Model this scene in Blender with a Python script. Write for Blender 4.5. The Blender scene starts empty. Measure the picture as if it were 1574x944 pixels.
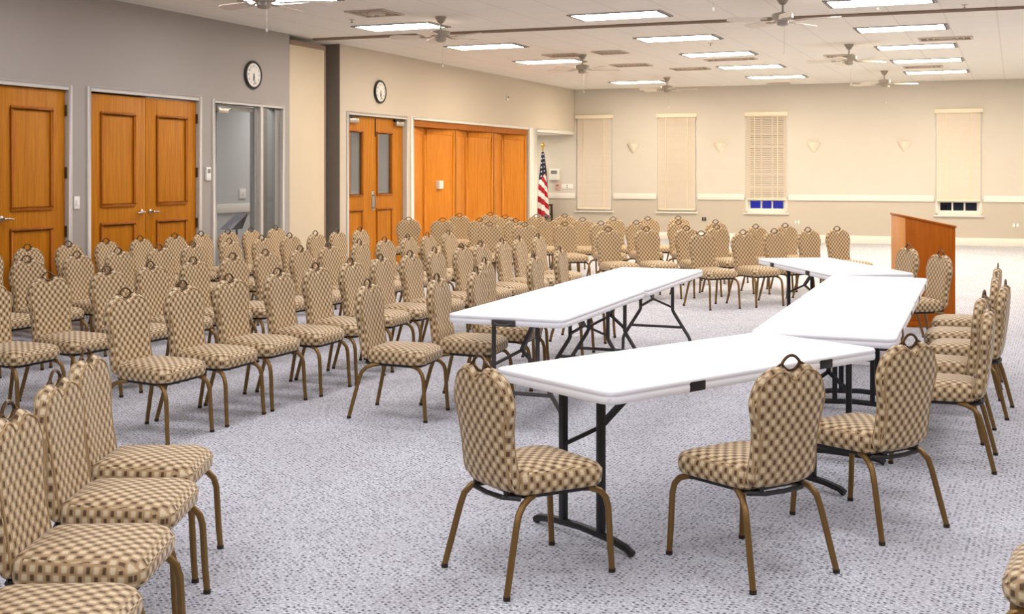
import bpy, bmesh, math, random
from mathutils import Vector, Matrix
PI = math.pi
SC = bpy.context.scene
COL = SC.collection
rnd = random.Random(7)
CEIL = 3.604

# ------------------------------------------------------------------ mesh collector
class MB:
    def __init__(self):
        self.v = []; self.f = []; self.m = []; self.xf = None
    def add(self, vs, fs, mi=0):
        o = len(self.v)
        for p in vs:
            p = Vector(p)
            if self.xf is not None: p = self.xf @ p
            self.v.append(p)
        for f in fs:
            self.f.append([i + o for i in f]); self.m.append(mi)
        return self
    def box(self, x0, x1, y0, y1, z0, z1, mi=0):
        vs = [(x, y, z) for z in (z0, z1) for y in (y0, y1) for x in (x0, x1)]
        fs = [(0, 2, 3, 1), (4, 5, 7, 6), (0, 1, 5, 4), (2, 6, 7, 3), (0, 4, 6, 2), (1, 3, 7, 5)]
        return self.add(vs, fs, mi)
    def bar(self, a, b, w, h, mi=0, up=(0, 0, 1)):
        """square bar between two points"""
        a = Vector(a); b = Vector(b); d = (b - a).normalized(); up = Vector(up)
        if abs(d.dot(up)) > .98: up = Vector((1, 0, 0))
        s = d.cross(up).normalized(); u = s.cross(d).normalized()
        vs = [p + s * i * w / 2 + u * j * h / 2 for p in (a, b) for (i, j) in ((-1, -1), (1, -1), (1, 1), (-1, 1))]
        fs = [(0, 1, 2, 3), (7, 6, 5, 4)] + [(i, i + 4, (i + 1) % 4 + 4, (i + 1) % 4) for i in range(4)]
        return self.add(vs, fs, mi)
    def tube(self, pts, r, n=8, mi=0, closed=False, cap=True):
        pts = [Vector(p) for p in pts]; N = len(pts)
        rs = r if isinstance(r, (list, tuple)) else [r] * N
        vs = []; prev = None
        for i, p in enumerate(pts):
            if closed: d = pts[(i + 1) % N] - pts[i - 1]
            else: d = pts[min(i + 1, N - 1)] - pts[max(i - 1, 0)]
            d.normalize()
            if prev is None:
                ref = Vector((0, 0, 1)) if abs(d.z) < .9 else Vector((1, 0, 0))
                s = d.cross(ref).normalized()
            else:
                s = prev - d * prev.dot(d); s.normalize()
            prev = s; u = d.cross(s)
            for k in range(n):
                a = 2 * PI * k / n
                vs.append(p + (s * math.cos(a) + u * math.sin(a)) * rs[i])
        fs = []
        for i in range(N if closed else N - 1):
            j = (i + 1) % N
            for k in range(n):
                fs.append((i * n + k, i * n + (k + 1) % n, j * n + (k + 1) % n, j * n + k))
        if not closed and cap:
            fs.append(tuple(range(n - 1, -1, -1))); fs.append(tuple((N - 1) * n + k for k in range(n)))
        return self.add(vs, fs, mi)
    def lathe(self, prof, n=24, mi=0, c=(0, 0, 0), a0=0, a1=2 * PI):
        full = abs(a1 - a0 - 2 * PI) < 1e-6
        M = n if full else n + 1
        vs = []; fs = []
        for (r, z) in prof:
            for k in range(M):
                a = a0 + (a1 - a0) * k / n
                vs.append((c[0] + r * math.cos(a), c[1] + r * math.sin(a), c[2] + z))
        for i in range(len(prof) - 1):
            for k in range(n):
                k2 = (k + 1) % M
                fs.append((i * M + k, i * M + k2, (i + 1) * M + k2, (i + 1) * M + k))
        if full:
            if prof[0][0] > 1e-5: fs.append(tuple(range(M - 1, -1, -1)))
            if prof[-1][0] > 1e-5: fs.append(tuple((len(prof) - 1) * M + k for k in range(M)))
        return self.add(vs, fs, mi)
    def prism(self, poly, axis, a, b, mi=0):
        """extrude 2D polygon along axis ('x','y','z') from a to b"""
        def P(p, t):
            if axis == 'x': return (t, p[0], p[1])
            if axis == 'y': return (p[0], t, p[1])
            return (p[0], p[1], t)
        n = len(poly)
        vs = [P(p, a) for p in poly] + [P(p, b) for p in poly]
        fs = [tuple(range(n)), tuple(range(2 * n - 1, n - 1, -1))] + [(i, (i + 1) % n, n + (i + 1) % n, n + i) for i in range(n)]
        return self.add(vs, fs, mi)
    def stack(self, rings, mi=0):
        """closed rings of equal length, capped at both ends"""
        n = len(rings[0]); vs = [p for r in rings for p in r]; fs = []
        for i in range(len(rings) - 1):
            for k in range(n):
                fs.append((i * n + k, i * n + (k + 1) % n, (i + 1) * n + (k + 1) % n, (i + 1) * n + k))
        fs.append(tuple(range(n - 1, -1, -1))); fs.append(tuple((len(rings) - 1) * n + k for k in range(n)))
        return self.add(vs, fs, mi)
    def mesh(self, name, mats, bevel=0, smooth=35, uv=False):
        me = bpy.data.meshes.new(name)
        me.from_pydata([tuple(p) for p in self.v], [], self.f)
        for m in (mats if isinstance(mats, (list, tuple)) else [mats]): me.materials.append(m)
        me.polygons.foreach_set('material_index', self.m)
        bm = bmesh.new(); bm.from_mesh(me)
        bmesh.ops.remove_doubles(bm, verts=bm.verts, dist=1e-6)
        bmesh.ops.recalc_face_normals(bm, faces=bm.faces)
        if bevel:
            es = [e for e in bm.edges if len(e.link_faces) == 2 and e.calc_face_angle(0) > .6]
            bmesh.ops.bevel(bm, geom=es, offset=bevel, segments=2, profile=.5, affect='EDGES', clamp_overlap=True)
        if uv:
            L = bm.loops.layers.uv.new('UVMap')
            for f in bm.faces:
                nx, ny, nz = abs(f.normal.x), abs(f.normal.y), abs(f.normal.z)
                for l in f.loops:
                    c = l.vert.co
                    if nz >= .6: l[L].uv = (c.y, c.x)
                    elif nx >= ny: l[L].uv = (c.y, c.z)
                    else: l[L].uv = (c.x, c.z)
        bm.to_mesh(me); bm.free()
        me.polygons.foreach_set('use_smooth', [smooth > 0] * len(me.polygons))
        if 0 < smooth < 180: me.set_sharp_from_angle(angle=math.radians(smooth))
        me.update()
        return me
    def build(self, name, mats, parent=None, **k):
        return link(name, self.mesh(name, mats, **k), parent)

def link(name, me, parent=None):
    o = bpy.data.objects.new(name, me); COL.objects.link(o)
    if parent is not None: o.parent = parent
    return o
def tag(o, label, cat, group=None, kind=None):
    o['label'] = label; o['category'] = cat
    if group: o['group'] = group
    if kind: o['kind'] = kind
    return o
def thing(name, label, cat, loc=(0, 0, 0), rz=0, group=None, kind=None):
    o = bpy.data.objects.new(name, None); COL.objects.link(o)
    o.location = loc; o.rotation_euler = (0, 0, rz); o.empty_display_size = .1
    return tag(o, label, cat, group, kind)
def copy_tree(o, parent=None):
    kids = list(o.children)
    c = o.copy(); COL.objects.link(c)
    if parent is not None: c.parent = parent
    for k in kids: copy_tree(k, c)
    return c

# ------------------------------------------------------------------ materials
def S(r, g, b):
    f = lambda c: (c / 255 / 12.92) if c / 255 <= .04045 else ((c / 255 + .055) / 1.055) ** 2.4
    return (f(r), f(g), f(b), 1)
class NT:
    def __init__(self, name):
        self.mat = bpy.data.materials.new(name); self.mat.use_nodes = True
        self.t = self.mat.node_tree; self.n = self.t.nodes; self.b = self.n['Principled BSDF']
    def node(self, typ, **props):
        x = self.n.new(typ)
        for k, v in props.items(): setattr(x, k, v)
        return x
    def ln(self, a, b): self.t.links.new(a, b)
    def math(self, op, a, b=None, clamp=False):
        x = self.node('ShaderNodeMath', operation=op); x.use_clamp = clamp
        for i, q in enumerate((a, b)):
            if q is None: continue
            if isinstance(q, (int, float)): x.inputs[i].default_value = q
            else: self.ln(q, x.inputs[i])
        return x.outputs[0]
    def mix(self, fac, a, b):
        x = self.node('ShaderNodeMix', data_type='RGBA')
        for i, q in ((0, fac), (6, a), (7, b)):
            if isinstance(q, (int, float, tuple)): x.inputs[i].default_value = q
            else: self.ln(q, x.inputs[i])
        return x.outputs[2]
    def coord(self, which='Object', scale=(1, 1, 1)):
        tc = self.node('ShaderNodeTexCoord'); mp = self.node('ShaderNodeMapping')
        mp.inputs['Scale'].default_value = scale
        self.ln(tc.outputs[which], mp.inputs[0]); return mp.outputs[0]
    def noise(self, vec, scale, detail=3, rough=.5):
        x = self.node('ShaderNodeTexNoise'); x.inputs['Scale'].default_value = scale
        x.inputs['Detail'].default_value = detail; x.inputs['Roughness'].default_value = rough
        self.ln(vec, x.inputs['Vector']); return x.outputs['Fac']
    def color(self, c):
        if isinstance(c, tuple): self.b.inputs['Base Color'].default_value = c
        else: self.ln(c, self.b.inputs['Base Color'])
    def bump(self, h, strength=.3, dist=.01):
        x = self.node('ShaderNodeBump'); x.inputs['Strength'].default_value = strength; x.inputs['Distance'].default_value = dist
        self.ln(h, x.inputs['Height']); self.ln(x.outputs[0], self.b.inputs['Normal'])
    def set(self, **k):
        for a, v in k.items(): self.b.inputs[a.replace('_', ' ')].default_value = v
        return self

def plain(name, col, rough=.5, metal=0, var=.04, scale=6, spec=.5):
    t = NT(name)
    n = t.noise(t.coord(), scale)
    c2 = tuple(max(0, x * (1 - var * 2)) for x in col[:3]) + (1,)
    t.color(t.mix(n, c2, tuple(min(1, x * (1 + var)) for x in col[:3]) + (1,)))
    t.set(Roughness=rough, Metallic=metal); t.b.inputs['Specular IOR Level'].default_value = spec
    return t.mat

def emit(name, col, strength):
    t = NT(name); t.color((.8, .8, .8, 1))
    t.b.inputs['Emission Color'].default_value = col; t.b.inputs['Emission Strength'].default_value = strength
    return t.mat

def wood(name, c1, c2, scale=1.0, rough=.42):
    t = NT(name)
    v = t.coord('Object', (9 * scale, 9 * scale, .55 * scale))
    n = t.noise(v, 3.0, 5, .6)
    w = t.noise(t.coord('Object', (60 * scale, 60 * scale, 1.2 * scale)), 2.0, 2)
    m = t.math('ADD', t.math('MULTIPLY', n, .75), t.math('MULTIPLY', w, .25))
    r = t.node('ShaderNodeMapRange'); r.inputs[1].default_value = .3; r.inputs[2].default_value = .7
    t.ln(m, r.inputs[0]); t.color(t.mix(r.outputs[0], c1, c2)); t.set(Roughness=rough)
    t.b.inputs['Specular IOR Level'].default_value = .16
    return t.mat

def fabric():
    t = NT('checked_upholstery')
    uv = t.node('ShaderNodeUVMap'); sp = t.node('ShaderNodeSeparateXYZ'); t.ln(uv.outputs[0], sp.inputs[0])
    u = t.math('DIVIDE', t.math('ADD', sp.outputs[0], 5.003), .0255); v = t.math('DIVIDE', t.math('ADD', sp.outputs[1], 5.0), .0275)
    par = t.math('MODULO', t.math('ADD', t.math('FLOOR', u), t.math('FLOOR', v)), 2)
    fx = t.math('FRACT', u); fy = t.math('FRACT', v)
    bx = t.math('SUBTRACT', 1, t.math('ABSOLUTE', t.math('SUBTRACT', t.math('MULTIPLY', fx, 2), 1)))
    by = t.math('SUBTRACT', 1, t.math('ABSOLUTE', t.math('SUBTRACT', t.math('MULTIPLY', fy, 2), 1)))
    def sm(x, a, b):
        r = t.node('ShaderNodeMapRange', interpolation_type='SMOOTHSTEP')
        r.inputs[1].default_value = a; r.inputs[2].default_value = b; t.ln(x, r.inputs[0]); return r.outputs[0]
    dark = t.math('MULTIPLY', sm(bx, .3, .72), sm(by, .08, .45))
    lite = t.math('MULTIPLY', sm(bx, .0, .6), sm(by, .0, .55))
    tan = S(180, 151, 110)
    cd = t.mix(dark, tan, S(86, 61, 38)); cl = t.mix(lite, tan, S(228, 209, 174))
    base = t.mix(par, cd, cl)
    n = t.noise(t.coord('Object'), 260, 2)
    t.color(t.mix(t.math('MULTIPLY', n, .22), base, S(120, 92, 58)))
    t.set(Roughness=.62); t.b.inputs['Specular IOR Level'].default_value = .4
    t.b.inputs['Sheen Weight'].default_value = .25; t.b.inputs['Sheen Roughness'].default_value = .4
    t.bump(t.math('ADD', lite, n), .25, .004)
    return t.mat

def carpet():
    t = NT('flecked_carpet')
    g = t.node('ShaderNodeNewGeometry'); mp = t.node('ShaderNodeMapping')
    mp.inputs['Rotation'].default_value = (0, 0, math.radians(38))
    t.ln(g.outputs['Position'], mp.inputs[0])
    sp = t.node('ShaderNodeSeparateXYZ'); t.ln(mp.outputs[0], sp.inputs[0])
    v = t.math('DIVIDE', sp.outputs[1], .0195)
    row = t.math('FLOOR', v)
    u = t.math('ADD', t.math('DIVIDE', sp.outputs[0], .028), t.math('MULTIPLY', row, .5))
    cu = t.math('FLOOR', u)
    cx = t.node('ShaderNodeCombineXYZ'); t.ln(cu, cx.inputs[0]); t.ln(row, cx.inputs[1])
    wn = t.node('ShaderNodeTexWhiteNoise', noise_dimensions='2D'); t.ln(cx.outputs[0], wn.inputs['Vector'])
    bx = t.math('SUBTRACT', 1, t.math('ABSOLUTE', t.math('SUBTRACT', t.math('MULTIPLY', t.math('FRACT', u), 2), 1)))
    by = t.math('SUBTRACT', 1, t.math('ABSOLUTE', t.math('SUBTRACT', t.math('MULTIPLY', t.math('FRACT', v), 2), 1)))
    def sm(x, a, b):
        r = t.node('ShaderNodeMapRange', interpolation_type='SMOOTHSTEP')
        r.inputs[1].default_value = a; r.inputs[2].default_value = b; t.ln(x, r.inputs[0]); return r.outputs[0]
    dot = t.math('MULTIPLY', sm(bx, .3, .7), sm(by, .25, .65))
    pick = sm(wn.outputs['Value'], .38, .9)
    fine = sm(t.noise(mp.outputs[0], 75, 3, .65), .34, .66); big = t.noise(mp.outputs[0], 1.6, 3)
    base = t.mix(fine, S(160, 161, 170), S(226, 228, 236))
    base = t.mix(t.math('MULTIPLY', sm(big, .35, .7), .3), base, S(174, 172, 178))
    t.color(t.mix(t.math('MULTIPLY', t.math('MULTIPLY', dot, pick), .85), base, S(84, 79, 90)))
    t.set(Roughness=.95); t.b.inputs['Specular IOR Level'].default_value = .1
    t.bump(t.math('SUBTRACT', fine, dot), .3, .006)
    return t.mat

def two_tone():
    t = NT('two_tone_wall_paint')
    g = t.node('ShaderNodeNewGeometry'); sp = t.node('ShaderNodeSeparateXYZ'); t.ln(g.outputs['Position'], sp.inputs[0])
    st = t.math('GREATER_THAN', sp.outputs[2], 1.02)
    n = t.noise(g.outputs['Position'], 3)
    up = t.mix(n, S(212, 205, 194), S(216, 209, 198)); lo = t.mix(n, S(196, 187, 173), S(200, 191, 177))
    t.color(t.mix(st, lo, up)); t.set(Roughness=.75); t.b.inputs['Specular IOR Level'].default_value = .2
    return t.mat

def ceiling_tiles():
    t = NT('ceiling_tiles')
    g = t.node('ShaderNodeNewGeometry'); sp = t.node('ShaderNodeSeparateXYZ'); t.ln(g.outputs['Position'], sp.inputs[0])
    def line(x, off, wdt):
        f = t.math('FRACT', t.math('DIVIDE', t.math('ADD', x, off), .61))
        return t.math('LESS_THAN', f, wdt)
    l = t.math('MAXIMUM', line(sp.outputs[0], 2.05 + .61 * 40, .035), line(sp.outputs[1], 40 * .61 - 16.49 + .61 * 20, .02))
    n = t.noise(g.outputs['Position'], 45, 3)
    base = t.mix(n, S(238, 235, 228), S(242, 239, 233))
    t.color(t.mix(t.math('MULTIPLY', l, .28), base, S(196, 188, 178))); t.set(Roughness=.9)
    t.b.inputs['Specular IOR Level'].default_value = .1
    return t.mat

def glass(name, tint=(.9, .95, .95, 1), amount=.12):
    t = NT(name); tr = t.node('ShaderNodeBsdfTransparent'); tr.inputs[0].default_value = tint
    gl = t.node('ShaderNodeBsdfGlossy'); gl.inputs['Roughness'].default_value = .03
    mx = t.node('ShaderNodeMixShader'); mx.inputs[0].default_value = amount
    t.ln(tr.outputs[0], mx.inputs[1]); t.ln(gl.outputs[0], mx.inputs[2])
    t.ln(mx.outputs[0], t.n['Material Output'].inputs[0]); return t.mat

M = dict(
    fabric=fabric(), carpet=carpet(), backwall=two_tone(), ceiling=ceiling_tiles(),
    farlitpaint=plain('far_lit_wall_tan', S(212, 200, 182), .75, 0, .01, 3, .2),  # brighter, warmer light of the far half put into this wall colour
    paint=plain('grey_wall_paint', S(171, 164, 157), .75, 0, .01, 3, .2),
    hallpaint=plain('hall_wall_paint', S(196, 198, 199), .8, 0, .01, 3, .2),
    hallceil=plain('hall_ceiling_paint', S(170, 170, 170), .9, 0, .01),
    white=plain('white_trim_paint', S(236, 232, 224), .5, 0, .01),
    frame=plain('door_frame_paint', S(206, 200, 192), .5, 0, .01),
    wood=wood('door_oak', S(168, 98, 14), S(206, 134, 30)),
    foldwood=wood('folding_wall_oak', S(200, 116, 24), S(228, 150, 52)),
    molding=wood('door_molding_oak', S(154, 84, 14), S(184, 108, 26)),
    cherry=wood('lectern_cherry', S(162, 82, 12), S(190, 102, 22), 1.0, .35),
    litcherry=wood('lectern_front_lit_cherry', S(214, 146, 84), S(232, 166, 102), 1.0, .35),  # cherry lightened: the light falling on the lectern front is in its colour
    bronze=plain('bronze_tube', S(132, 102, 58), .36, .6, .08, 20),
    darkbronze=plain('dark_bronze_handle', S(86, 62, 36), .35, .6, .05, 20),
    glide=plain('rubber_glide', S(40, 30, 22), .6),
    piping=plain('tan_piping', S(176, 146, 104), .8, 0, .05, 40),
    black=plain('black_enamel', S(26, 24, 25), .45, 0, .05),
    grey=plain('grey_enamel', S(72, 68, 66), .45, .2, .05),
    plastic=plain('white_table_plastic', S(243, 243, 247), .5, 0, .01, 30, .3),
    chrome=plain('brushed_steel', S(190, 185, 178), .25, .9, .02),
    hinge=plain('dark_hinge', S(70, 48, 30), .5, .3),
    plate=plain('white_plastic_plate', S(240, 238, 232), .4, 0, .01),
    plategrey=plain('grey_plastic_plate', S(140, 138, 134), .4, 0, .02),
    darkplate=plain('dark_plate', S(60, 56, 50), .5),
    clockface=plain('clock_face', S(236, 232, 226), .4, 0, .01),
    pocket=plain('pocket_panel_cream', S(222, 206, 178), .7, 0, .02, 2, .2),
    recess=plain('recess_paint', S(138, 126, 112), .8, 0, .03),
    track=plain('track_rail', S(150, 128, 108), .6, .1),
    fixture=plain('light_fixture_frame', S(150, 146, 146), .5, 0, .02),
    fan=plain('fan_pewter', S(168, 160, 148), .4, .3, .04),
    blade=plain('fan_blade_white', S(232, 222, 206), .5, 0, .02),
    vent=plain('vent_metal', S(214, 200, 184), .6, 0, .02),
    ventdark=plain('vent_slot', S(120, 98, 78), .7),
    blind=plain('blind_slat', S(226, 214, 198), .6, 0, .02, 12),
    valance=plain('blind_valance', S(244, 230, 206), .5, 0, .01),
    sconce=plain('sconce_plaster', S(244, 234, 214), .6, 0, .01),
    glass=glass('window_glass', (.85, .9, .92, 1), .04), hallglass=glass('hall_glass', (.93, .94, .94, 1), .025),
    frost=glass('lite_glass', (.75, .76, .76, 1), .15),
    gold=plain('gold_finial', S(214, 176, 96), .3, .7), polewood=plain('flag_pole', S(150, 112, 60), .5),
    easel=plain('dark_wood_easel', S(70, 48, 34), .6),
    standgrey=plain('music_stand_grey', S(96, 92, 100), .5, .2),
    brick=plain('night_yard', S(30, 28, 30), .9),
)

# ------------------------------------------------------------------ wall frames
B = Vector((-9.855, 26.56, 0)); A0 = Vector((-9.50, 10.40, 0))
T = (B - A0).normalized(); RL = math.atan2(T.y, T.x)              # facing the left wall: x runs away from the camera, y into the wall
BT = Vector((10.025, .61, 0)).normalized(); RB = math.atan2(BT.y, BT.x)
ML = Matrix.Translation(B) @ Matrix.Rotation(RL, 4, 'Z')
MBk = Matrix.Translation(B) @ Matrix.Rotation(RB, 4, 'Z')
def left(s, y=0, z=0): return ML @ Vector((s, y, z))
def back(s, y=0, z=0): return MBk @ Vector((s, y, z))
def wmb(mat):
    m = MB(); m.xf = mat; return m
def struct(o, label, cat='wall'): return tag(o, label, cat, None, 'structure')

# ------------------------------------------------------------------ room shell
m = MB(); m.box(-13.2, 4.6, -4.4, 30, -.12, 0)
struct(m.build('floor', M['carpet']), 'lavender grey flecked carpet covering the whole hall floor', 'floor')
m = MB(); m.box(-10.1, 4.6, -4.4, 28.5, CEIL, CEIL + .15)
struct(m.build('ceiling', M['ceiling']), 'pale tiled ceiling with recessed light panels and fans', 'ceiling')

H = 2.52
m = wmb(ML); th = .16
def seg(s0, s1, z0=0, z1=CEIL): m.box(s0, s1, 0, th, z0, z1)
seg(-31, -17.87); seg(-17.87, -16.86, H); seg(-16.86, -16.55)
seg(-16.55, -14.58, H + .01); seg(-14.58, -14.30); seg(-14.30, -12.68, H); seg(-12.68, -12.51)
struct(m.build('wall_left', M['paint'], smooth=0), 'long greige wall with the oak doors and the glazed corridor door')
m = wmb(ML)
seg(-11.09, -10.90); seg(-10.90, -8.84, H); seg(-8.84, -8.63); seg(-8.63, -3.06, H + .01); seg(-3.06, -2.58); seg(-2.58, -.001, 2.50)
struct(m.build('wall_left_far', M['farlitpaint'], smooth=0), 'warm lit tan wall beyond the dark recess with the folding wall and flag alcove')
m = wmb(MBk); m.box(-1.9, 16, 0, .03, 0, CEIL)
# back wall built around four window openings
m = wmb(MBk)
WIN = [(.05, .95), (2.06, 2.99), (4.13, 5.08), (8.26, 9.21)]
ZB, ZT = .66, 2.95
xs = -1.95
for (a, b) in WIN:
    m.box(xs, a, 0, .18, 0, CEIL); m.box(a, b, 0, .18, 0, ZB); m.box(a, b, 0, .18, ZT, CEIL); xs = b
m.box(xs, 15, 0, .18, 0, CEIL)
struct(m.build('wall_back', M['backwall'], smooth=0), 'far cream wall with four tall shaded windows and wall lights')
m = MB(); m.box(4.3, 4.46, -4.4, 28.5, 0, CEIL)
struct(m.build('wall_right', M['paint'], smooth=0), 'plain greige wall on the lectern side of the hall')
m = MB(); m.box(-9.8, 4.46, -4.3, -4.15, 0, CEIL)
struct(m.build('wall_front', M['paint'], smooth=0), 'plain greige end wall opposite the far windows')
# hall behind the doors and the flag alcove
m = wmb(ML)
m.box(-15.4, -7.2, 2.05, 2.15, 0, 3.0); m.box(-15.5, -15.4, th, 2.15, 0, 3.0); m.box(-7.2, -7.1, th, 2.15, 0, 3.0)
struct(m.build('wall_hall', M['hallpaint'], smooth=0), 'cool grey corridor wall seen through the glazed door')
m = wmb(ML); m.box(-15.5, -12.62, th, 2.15, 3.0, 3.06); m.box(-12.62, -10.98, .46, 2.15, 3.0, 3.06); m.box(-10.98, -7.1, th, 2.15, 3.0, 3.06)
struct(m.build('ceiling_hall', M['hallceil'], smooth=0), 'grey corridor ceiling beyond the glazed door', 'ceiling')
m = wmb(ML); m.box(-2.72, -2.58, th, 1.95, 0, 2.56); m.box(-2.58, .25, 1.80, 1.95, 0, 2.56)
struct(m.build('wall_alcove', M['backwall'], smooth=0), 'cream side wall of the alcove where the flag stands')
m = wmb(ML); m.box(-2.72, .1, th, 1.95, 2.50, 2.56)
struct(m.build('ceiling_alcove', M['ceiling'], smooth=0), 'low ceiling of the alcove where the flag stands', 'ceiling')
# partition pocket recess
m = wmb(ML)
m.box(-11.10, -11.0, 0.16, .38, 0, CEIL); m.box(-11.115, -11.09, .002, .38, 0, CEIL); m.box(-12.6, -11.0, .38, .44, 0, CEIL); m.box(-12.6, -12.51, .16, .38, 0, CEIL)
struct(m.build('wall_recess', M['recess'], smooth=0), 'dark recess beside the tall cream pocket panel')

# trims
m = wmb(MBk); e = [-1.9] + [q for w in WIN for q in w] + [14.2]
for i in range(0, len(e), 2): m.box(e[i] + (.03 if i else 0), e[i + 1] - .03, -.03, 0, .955, 1.09)
struct(m.build('trim_1', M['white'], bevel=.008), 'white chair rail across the far wall between the windows', 'trim')
m = wmb(MBk); m.box(-1.9, 14.2, -.022, 0, 0, .175)
struct(m.build('baseboard_back', M['white'], bevel=.006), 'tall white baseboard along the far window wall', 'baseboard')
m = wmb(ML); m.box(-15.4, -7.2, 2.02, 2.05, .96, 1.1)
struct(m.build('trim_2', M['white'], bevel=.006), 'white chair rail in the corridor behind the glazed door', 'trim')
m = wmb(ML)
for (a, b) in ((-31, -17.9), (-16.83, -16.6), (-14.53, -14.34), (-8.81, -8.66)): m.box(a, b, -.014, 0, 0, .12)
struct(m.build('baseboard_left', M['frame']), 'low greige baseboard along the wall of wooden doors', 'baseboard')
m = wmb(ML)
m.box(-3.04, -2.58, -.02, 0, 0, 2.58); m.box(-2.58, -.02, -.02, 0, 2.50, 2.58)
struct(m.build('trim_3', M['white'], bevel=.004), 'white casing round the flag alcove opening', 'trim')
m = wmb(ML); m.box(-8.72, -8.61, -.02, 0, 0, 2.58); m.box(-8.61, -3.08, -.02, 0, 2.535, 2.58)
struct(m.build('trim_4', M['white'], bevel=.004), 'white casing round the folding wooden wall', 'trim')
# track of the movable partition across the ceiling
m = MB(); a = Vector((-9.56, 14.69, CEIL - .012)); b = Vector((4.3, 15.36, CEIL - .012)); m.bar(a, b, .13, .024)
m.bar(a + Vector((0, 0, -.013)), b + Vector((0, 0, -.013)), .035, .012)
struct(m.build('trim_5', M['track']), 'brown partition track crossing the ceiling from the dark recess', 'trim')

# ------------------------------------------------------------------ doors
def frame_parts(root, x0, x1, z1, w=.055):
    f = MB(); f.box(x0 - w, x0, -.02, .1, 0, z1 + w); f.box(x1, x1 + w, -.02, .1, 0, z1 + w); f.box(x0, x1, -.02, .1, z1, z1 + w)
    return f.build('door_frame', M['frame'], root, bevel=.004)
def molding_rect(mm, x0, x1, z0, z1, y, w=.035, d=.022):
    for (a, b, c, e) in ((x0, x1, z0, z0 + w), (x0, x1, z1 - w, z1), (x0, x0 + w, z0 + w, z1 - w), (x1 - w, x1, z0 + w, z1 - w)):
        mm.prism([(a, c), (b, c), (b, e), (a, e)], 'y', y - d, y)
def leaf(root, x0, x1, hinge_side, lever=True, y=.03, hinges=True):
    l = MB(); l.box(x0 + .003, x1 - .003, y, y + .045, .012, 2.515)
    lf = l.build('door_leaf', M['wood'], root, bevel=.003)
    w = x1 - x0
    for (z0, z1) in ((1.22, 2.32), (.22, 1.05)):
        p = MB(); molding_rect(p, x0 + .2 * w, x1 - .2 * w, z0, z1, y)
        p.build('panel_molding', M['molding'], lf, bevel=.007)
    hx = x0 if hinge_side < 0 else x1
    if hinges:
        for z in (.25, .98, 1.62, 2.3):
            h = MB(); h.tube([(hx, y - .012, z - .06), (hx, y - .012, z + .06)], .014, 8); h.build('hinge', M['hinge'], lf)
    if lever:
        lx = x1 - .075 if hinge_side < 0 else x0 + .075; dr = -1 if hinge_side < 0 else 1
        h = MB(); h.lathe([(.03, 0), (.03, .012), (.012, .016), (.012, .05)], 16)
        h.v = [Vector((lx + p.x, y - p.z, 1.15 + p.y)) for p in h.v]
        h.tube([(lx, y - .05, 1.15), (lx + dr * .03, y - .058, 1.152), (lx + dr * .075, y - .058, 1.148), (lx + dr * .12, y - .05, 1.143)], [.013, .012, .011, .009], 10)
        h.build('lever_handle', M['chrome'], lf)
    return lf
d = thing('door_1', 'single dark oak panelled door nearest the front of the side wall', 'door', left(-17.36), RL, None, 'structure')
frame_parts(d, -.49, .49, 2.52); leaf(d, -.485, .485, 1)
d = thing('door_2', 'pair of oak panelled doors between light switch and wall control', 'door', left(-15.565), RL, None, 'structure')
frame_parts(d, -.965, .965, 2.53); leaf(d, -.96, 0, -1); leaf(d, 0, .96, 1)
# glazed door with sidelight
d = thing('door_3', 'glazed grey door with sidelight looking into the corridor', 'door', left(-13.49), RL, None, 'structure')
frame_parts(d, -.78, .78, 2.52, .05)
g = MB(); g.box(.24, .30, -.02, .1, 0, 2.52); g.build('mullion', M['frame'], d, bevel=.004)
g = MB(); g.box(-.76, -.68, .03, .075, .02, 2.5); g.box(.12, .22, .03, .075, .02, 2.5); g.box(-.68, .12, .03, .075, 2.44, 2.5); g.box(-.68, .12, .03, .075, .02, .25)
g.build('door_stile', M['plategrey'], d, bevel=.003)
g = MB(); g.box(-.68, .12, .048, .056, .25, 2.44); g.build('glass_pane', M['hallglass'], d)
g = MB(); g.box(.30, .66, .048, .056, .06, 2.5); g.build('glass_pane', M['hallglass'], d)
g = MB(); g.box(.66, .78, .03, .16, 0, 2.52); g.box(.30, .66, .03, .09, 0, .06); g.build('side_jamb', M['plategrey'], d, bevel=.003)
g = MB(); g.box(-.72, -.50, -.03, .03, 2.40, 2.46); g.bar((-.5, -.02, 2.45), (-.3, .0, 2.49), .02, .012); g.build('door_closer', M['chrome'], d, bevel=.006)
# pocket panel
d = thing('door_4', 'tall cream pocket panel reaching nearly to the ceiling', 'door', left(-12.03), RL, None, 'structure')
g = MB(); g.box(-.475, .475, 0, .05, .01, 3.53); g.build('panel', M['pocket'], d, bevel=.004)
g = MB(); g.box(.475, .492, -.012, .05, .01, 3.53); g.box(-.475, .475, -.008, .0, 3.46, 3.53); g.build('edge_trim', M['track'], d)
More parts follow.
